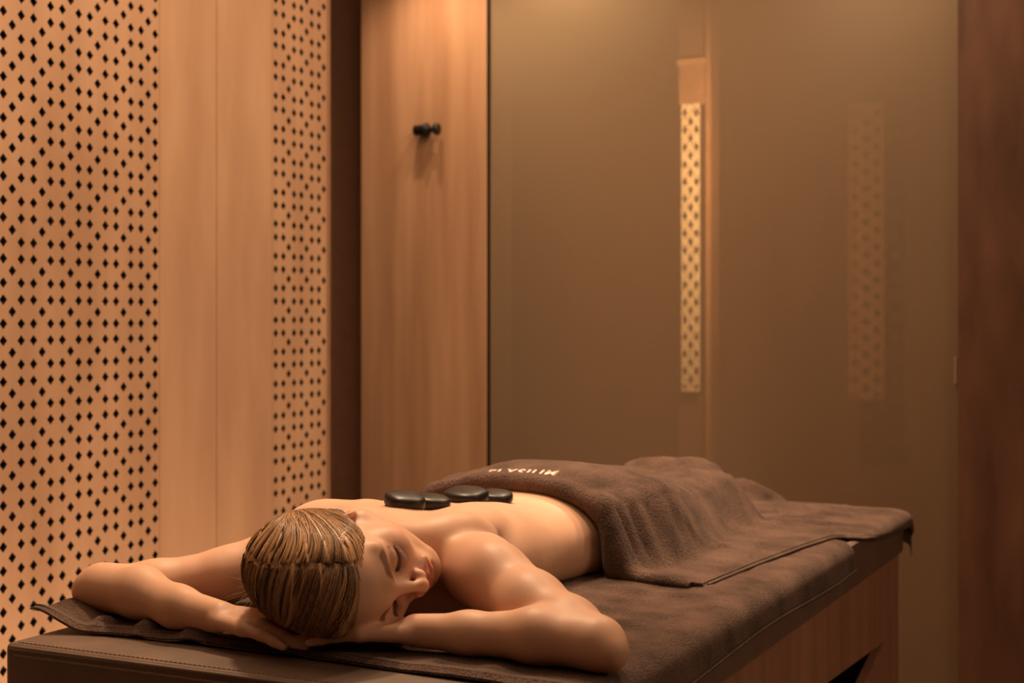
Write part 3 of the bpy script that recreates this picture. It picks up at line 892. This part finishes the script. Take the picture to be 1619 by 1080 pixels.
# puckers behind the front hem and the curled corner
pk = np.exp(-((Yy - Y0 - .030) / .016) ** 2) * (np.maximum(0, np.sin(Sx * 52 + 2 * np.sin(Sx * 13))) ** 2)
Z = Z + .015 * pk * ss((Sx + 1.56) / .06) * ss((-1.05 - Sx) / .25) + .004 * pk * ss((Sx + 1.05) / .1)
curl = ss((-1.515 - Sx) / .09) * ss((1.80 - Yy) / .10)
Z = Z + .030 * curl * (1 + .3 * np.sin(Yy * 40))
# wrinkles where the cloth runs to the bed edge beside the ribs
Z = Z + .0042 * np.sin(Yy * 75 + Sx * 9) * ss((Sx + 1.0) / .1) * ss((-.74 - Sx) / .1) * ss((Yy - 1.98) / .1) * ss((2.5 - Yy) / .2)
Z = np.maximum(Z, np.where(Sx < XE - RE, .7405, -1))
G = np.stack([X + 0 * Z, Yy, Z], -1)
lt = slab('towel', G, .0095, M['towel'])
tag(lt, 'brown terry towel spread flat on the cushion underneath the person', 'towel')
def hem_strip(name, G, rows, thick, lift, mat, parent, axis):
    H = (G[:, rows] if axis == 1 else G[rows]).copy(); H[..., 2] += lift
    return slab(name, H, thick, mat, parent)
hem_strip('woven_hem', G, slice(1, 4), .0022, .0090, M['hem'], lt, 1)
Hs = G[-3:-1].copy(); Hs[..., 0] += .0095; Hs[..., 2] += .001
slab('woven_hem', Hs, .0015, M['hem'], lt)

# -- towel laid over hips and legs: the height of the body under it, stretched smooth
gx0, gx1, gy0, gy1, gs = -1.68, -.60, 2.28, 3.72, .006
nx = int((gx1 - gx0) / gs) + 1; ny = int((gy1 - gy0) / gs) + 1
HM = np.full((nx, ny), BED)
bx = ((BV[:, 0] - gx0) / gs).round().astype(int); by = ((BV[:, 1] - gy0) / gs).round().astype(int)
ok = (bx >= 0) & (bx < nx) & (by >= 0) & (by < ny)
np.maximum.at(HM, (bx[ok], by[ok]), BV[ok, 2])
def dilate(a, r):
    for ax in (0, 1):
        p = np.pad(a, [(r, r) if k == ax else (0, 0) for k in (0, 1)], 'edge')
        a = np.max([np.take(p, np.arange(i, i + a.shape[ax]), ax) for i in range(2 * r + 1)], 0)
    return a
HM = dilate(HM, 2)
raw = HM.copy()
# cloth bridges the hollow between the legs
br = HM.copy()
for j in range(ny):
    col = HM[:, j]; on = np.where(col > BED + .03)[0]
    if len(on): 
        a, b = on[0], on[-1]; m = col[a:b + 1]; k = max(1, (b - a) // 2)
        pad = np.pad(m, k, 'edge'); mx = np.array([.55 * pad[i:i + 2 * k + 1].mean() + .45 * pad[i:i + 2 * k + 1].max() for i in range(len(m))])
        br[a:b + 1, j] = np.maximum(m, mx * .9 + m * .1)
HM = br
# skirt: cloth falls from the body at a slope, not straight down
sk = HM - BED
slope = np.interp(gy0 + np.arange(ny) * gs, [2.6, 3.1, 3.25], [.0125, .0095, .0070])
for _ in range(34):
    best = sk
    for dx, dy in ((1, 0), (-1, 0), (0, 1), (0, -1)):
        sh = np.roll(np.roll(sk, dx, 0), dy, 1) - slope[None, :] * (1 if dy == 0 else .62)
        best = np.maximum(best, sh)
    sk = best
HMs = gauss(np.maximum(HM, BED + sk), 2.2)
HMs = np.maximum(HMs, HM * .6 + HMs * .4)
gxs = gx0 + np.arange(nx) * gs; gys = gy0 + np.arange(ny) * gs
def sample(A, x, y):
    fx = np.clip((x - gx0) / gs, 0, nx - 1.001); fy = np.clip((y - gy0) / gs, 0, ny - 1.001)
    i = fx.astype(int); j = fy.astype(int); a = fx - i; b = fy - j
    return A[i, j] * (1 - a) * (1 - b) + A[i + 1, j] * a * (1 - b) + A[i, j + 1] * (1 - a) * b + A[i + 1, j + 1] * a * b

nu, nv = 250, 300
U = np.linspace(0, 1, nu)[:, None]; Vv = np.linspace(0, 1, nv)[None]
def hem_y(x): return np.interp(x, [-1.62, -1.30, -1.20, -1.10, -1.02, -.97, -.80, -.60], [2.42, 2.425, 2.425, 2.42, 2.405, 2.392, 2.372, 2.37])
def right_s(y): return np.interp(y, [2.36, 2.60, 2.85, 3.00, 3.12, 3.22, 3.45, 3.62, 3.70], [-.792, -.776, -.752, -.730, -.699, -.684, -.670, -.664, -.660])
YEND = 3.665
Yr = 2.36 + (YEND - 2.36) * Vv
S = -1.64 + (right_s(Yr) + 1.64) * U + 0 * Vv
Yy = hem_y(S) + (YEND - hem_y(S)) * Vv
# far end goes over the end of the cushion
YF = TY1 + .002
ye = np.clip((Yy - (YF - RE)) / RE, 0, math.pi / 2)
Yw = np.where(Yy < YF - RE, Yy, YF - RE + RE * np.sin(ye)); dze = np.where(Yy < YF - RE, 0, -RE * (1 - np.cos(ye))) - np.maximum(Yy - (YF - RE) - RE * 1.57, 0)
X, dzx = drape_x(S + .010 * 0)
X = X + .012 * (S > XE - RE)* ss((S - XE + RE) / .02)
Z = sample(HMs, np.minimum(X, gx1 - .01), Yw)
drop = .009 * np.maximum(ss((Yy - 3.14) / .05), ss((Yy - 3.00) / .12) * ss((X + .75) / .02)) * ss((.03 - (Z - BED)) / .03)
Z = Z - drop
rel = np.clip((Z - BED) / .15, 0, 1)
# pleats running down the near flank from the hip, and slack folds over the legs
flank = ss((X + 1.06) / .06) * ss((-.86 - X) / .08)
pl = np.sin(Yy * 118 + X * 30 + 1.5 * np.sin(Yy * 31)) * ss((Yy - 2.39) / .03) * ss((2.72 - Yy) / .18)
Z = Z + .0085 * pl * flank * ss(rel * 2.0) * ss((1.02 - rel) * 2.2)
fold = fbm(X * 1.0 + .35 * Yy, Yy * .35, 13, 2, 21); crease = np.exp(-(fold / .07) ** 2)
Z = Z + .0045 * crease * (1 - .85 * rel) * ss((Yy - 2.55) / .25) * ss((-.72 - X) / .08)
Z = Z + .007 * fbm(X * 1.0, Yy * .7, 11, 3, 9) * (.4 + .9 * ss((Yy - 2.6) / .3)) * (1 - .4 * rel) * np.minimum(1, ss((-.74 - X) / .08) + .15)
rid = np.exp(-((Yy - 3.18 - .22 * (X + 1.0)) / .012) ** 2) * ss((X + 1.02) / .08) * ss((-.70 - X) / .1)
rid2 = np.exp(-((Yy - 3.34 - .30 * (X + 1.0)) / .016) ** 2) * ss((X + 1.08) / .08) * ss((-.72 - X) / .1)
rid3 = np.exp(-((X + .90 - .30 * (Yy - 2.7)) / .010) ** 2) * ss((Yy - 2.55) / .1) * ss((2.95 - Yy) / .15)
Z = Z + .009 * rid + .005 * rid2 + .007 * rid3
Z = Z + dzx + dze
Z = np.maximum(Z, np.where((S < XE - RE) & (Yy < YF - RE), BED + .001 - drop, -1))
# folded-over band at the waist: thicker, rolled edge
band = ss((.030 - (Yy - hem_y(S))) / .012)
body_part = ss((Z - BED - .01) / .05)
Z = Z + (.003 + .011 * band * ss((Z - BED) / .06) + .004 * band) * ss((-.80 - X) / .06)
G = np.stack([X, Yw, Z], -1)
# rolled edge rows in front of the first row, going down to the skin
skin_z = np.maximum(sample(raw, X[:, 0], Yw[:, 0]), BED + .001)
front = []
for a in (1.57, 1.2, .8, .4):
    fr = G[:, 0].copy(); hgt = fr[:, 2] - skin_z
    fr[:, 1] -= .012 * (1 - math.cos(1.57 - a)) * 0 + .010 * math.sin((1.57 - a)) * 0 + .009 * math.cos(a - 0.0) * 0 + .010 * (1 - a / 1.57)
    front.append(fr)
R = []
for t in np.linspace(1, 0, 6)[:-1]:
    fr = G[:, 0].copy(); hgt = np.maximum(fr[:, 2] - skin_z, .002)
    ca = t * math.pi / 2
    fr[:, 2] = skin_z + hgt * (1 - math.sin(ca)) * 1.0
    fr[:, 1] = fr[:, 1] - .010 * math.cos(ca) 
    R.append(fr)
G = np.concatenate([np.stack(R, 1), G + 0], 1)
G[:, 5:6, 1] -= .008
ct = slab('cover_towel', G, .0075, M['towel'])
tag(ct, 'brown terry towel draped over the hips and legs, with pale embroidered lettering', 'towel')
Hs = G[-3:-1, 5:].copy(); Hs[..., 2] += .0070; Hs[..., 0] += .001
slab('woven_hem', Hs, .0014, M['hem'], ct)
edge = G[-1, 8:].copy(); edge[:, 2] += .0028; edge[:, 0] += .0005
m = edge[:, 2] > .70; o = tube('hem_highlight', edge[m], .0027, M['hem'], ct, sides=6)  # pale tube along the hem, puts its highlight into the colour

# embroidered word near the waist edge
cu = bpy.data.curves.new('embroidery', 'FONT'); cu.body = 'ELYSIUM'; cu.size = .034; cu.space_character = 1.2; cu.align_x = 'CENTER'; cu.offset = .0004
t = bpy.data.objects.new('embroidery_tmp', cu); COL.objects.link(t)
me = bpy.data.meshes.new_from_object(t.evaluated_get(bpy.context.evaluated_depsgraph_get()))
bpy.data.objects.remove(t); bpy.data.curves.remove(cu)
bm = bmesh.new(); bm.from_mesh(me)
bmesh.ops.triangulate(bm, faces=bm.faces[:])
bmesh.ops.subdivide_edges(bm, edges=[e for e in bm.edges if e.calc_length() > .006], cuts=2)
ex = bmesh.ops.extrude_face_region(bm, geom=bm.faces[:]); 
for v in [g for g in ex['geom'] if isinstance(g, bmesh.types.BMVert)]: v.co.z += .0016
gv = G.reshape(-1, 3)
for v in bm.verts:
    x = -1.190 + v.co.x; y = 2.470 + v.co.y
    d2 = (gv[:, 0] - x) ** 2 + (gv[:, 1] - y) ** 2; k = np.argsort(d2)[:6]; wgt = 1 / (d2[k] + 1e-6)
    z = (gv[k, 2] * wgt).sum() / wgt.sum()
    v.co = Vector((x, y, z + .0070 + v.co.z))
bmesh.ops.recalc_face_normals(bm, faces=bm.faces[:])
bm.to_mesh(me); bm.free(); me.materials.clear()
link('embroidery', me, M['embroidery'], ct)

# ------------------------------------------------------------------ hot stones along the spine
def stone(name, loc, rx, ry, rz, yaw, tilt, label, dome=0):
    bm = bmesh.new(); bmesh.ops.create_icosphere(bm, subdivisions=4, radius=1)
    for v in bm.verts:
        x, y, z = v.co
        k = 1 + .05 * mnoise.noise(Vector((x * 1.3 + loc[1] * 9, y * 1.3, z)))
        rr = math.hypot(x, y); 
        zz = math.copysign(abs(z) ** .5, z)
        f = (1 + .10 * math.cos(2 * math.atan2(y, x) + loc[1] * 7))
        v.co = Vector((x * rx * k * f, y * ry * k, zz * rz * (1 + dome * (1 - rr))))
    for f in bm.faces: f.smooth = True
    me = bpy.data.meshes.new(name); bm.to_mesh(me); bm.free()
    o = link(name, me, M['stone']); o.location = loc; o.rotation_euler = (math.radians(tilt[0]), math.radians(tilt[1]), math.radians(yaw))
    return tag(o, label, 'stone', 'hot stones along the spine')
def back_z(x, y):
    zz = np.linspace(1.0, .80, 400); P = np.stack([np.full(400, x), np.full(400, y), zz], 1).astype(f32)
    return zz[np.argmax(body(P) < 0)]
def put(x, y, rx, ry, rz, yaw, tilt, label):
    z = .5 * np.min([back_z(x + a, y + b) for a, b in ((0, 0), (.018, 0), (-.018, 0), (0, .018), (0, -.018))]) + .5 * np.mean([back_z(x + a, y + b) for a, b in ((0, 0), (.018, 0), (-.018, 0), (0, .018), (0, -.018))])
    stone('massage_stone', (x, y, z + rz - .003), rx, ry, rz, yaw, tilt, label)
put(-1.150, 1.975, .032, .029, .0140, 20, (9, 7), 'black oval stone on the upper back, nearest the head')
put(-1.158, 2.075, .032, .027, .0120, 30, (7, 4), 'small black stone on the back, second from the head')
put(-1.150, 2.180, .042, .036, .0145, -15, (5, 4), 'large thick black stone on the back, third from the head')
put(-1.142, 2.275, .033, .030, .0128, 10, (6, 4), 'black stone on the lower back, nearest the cover towel')
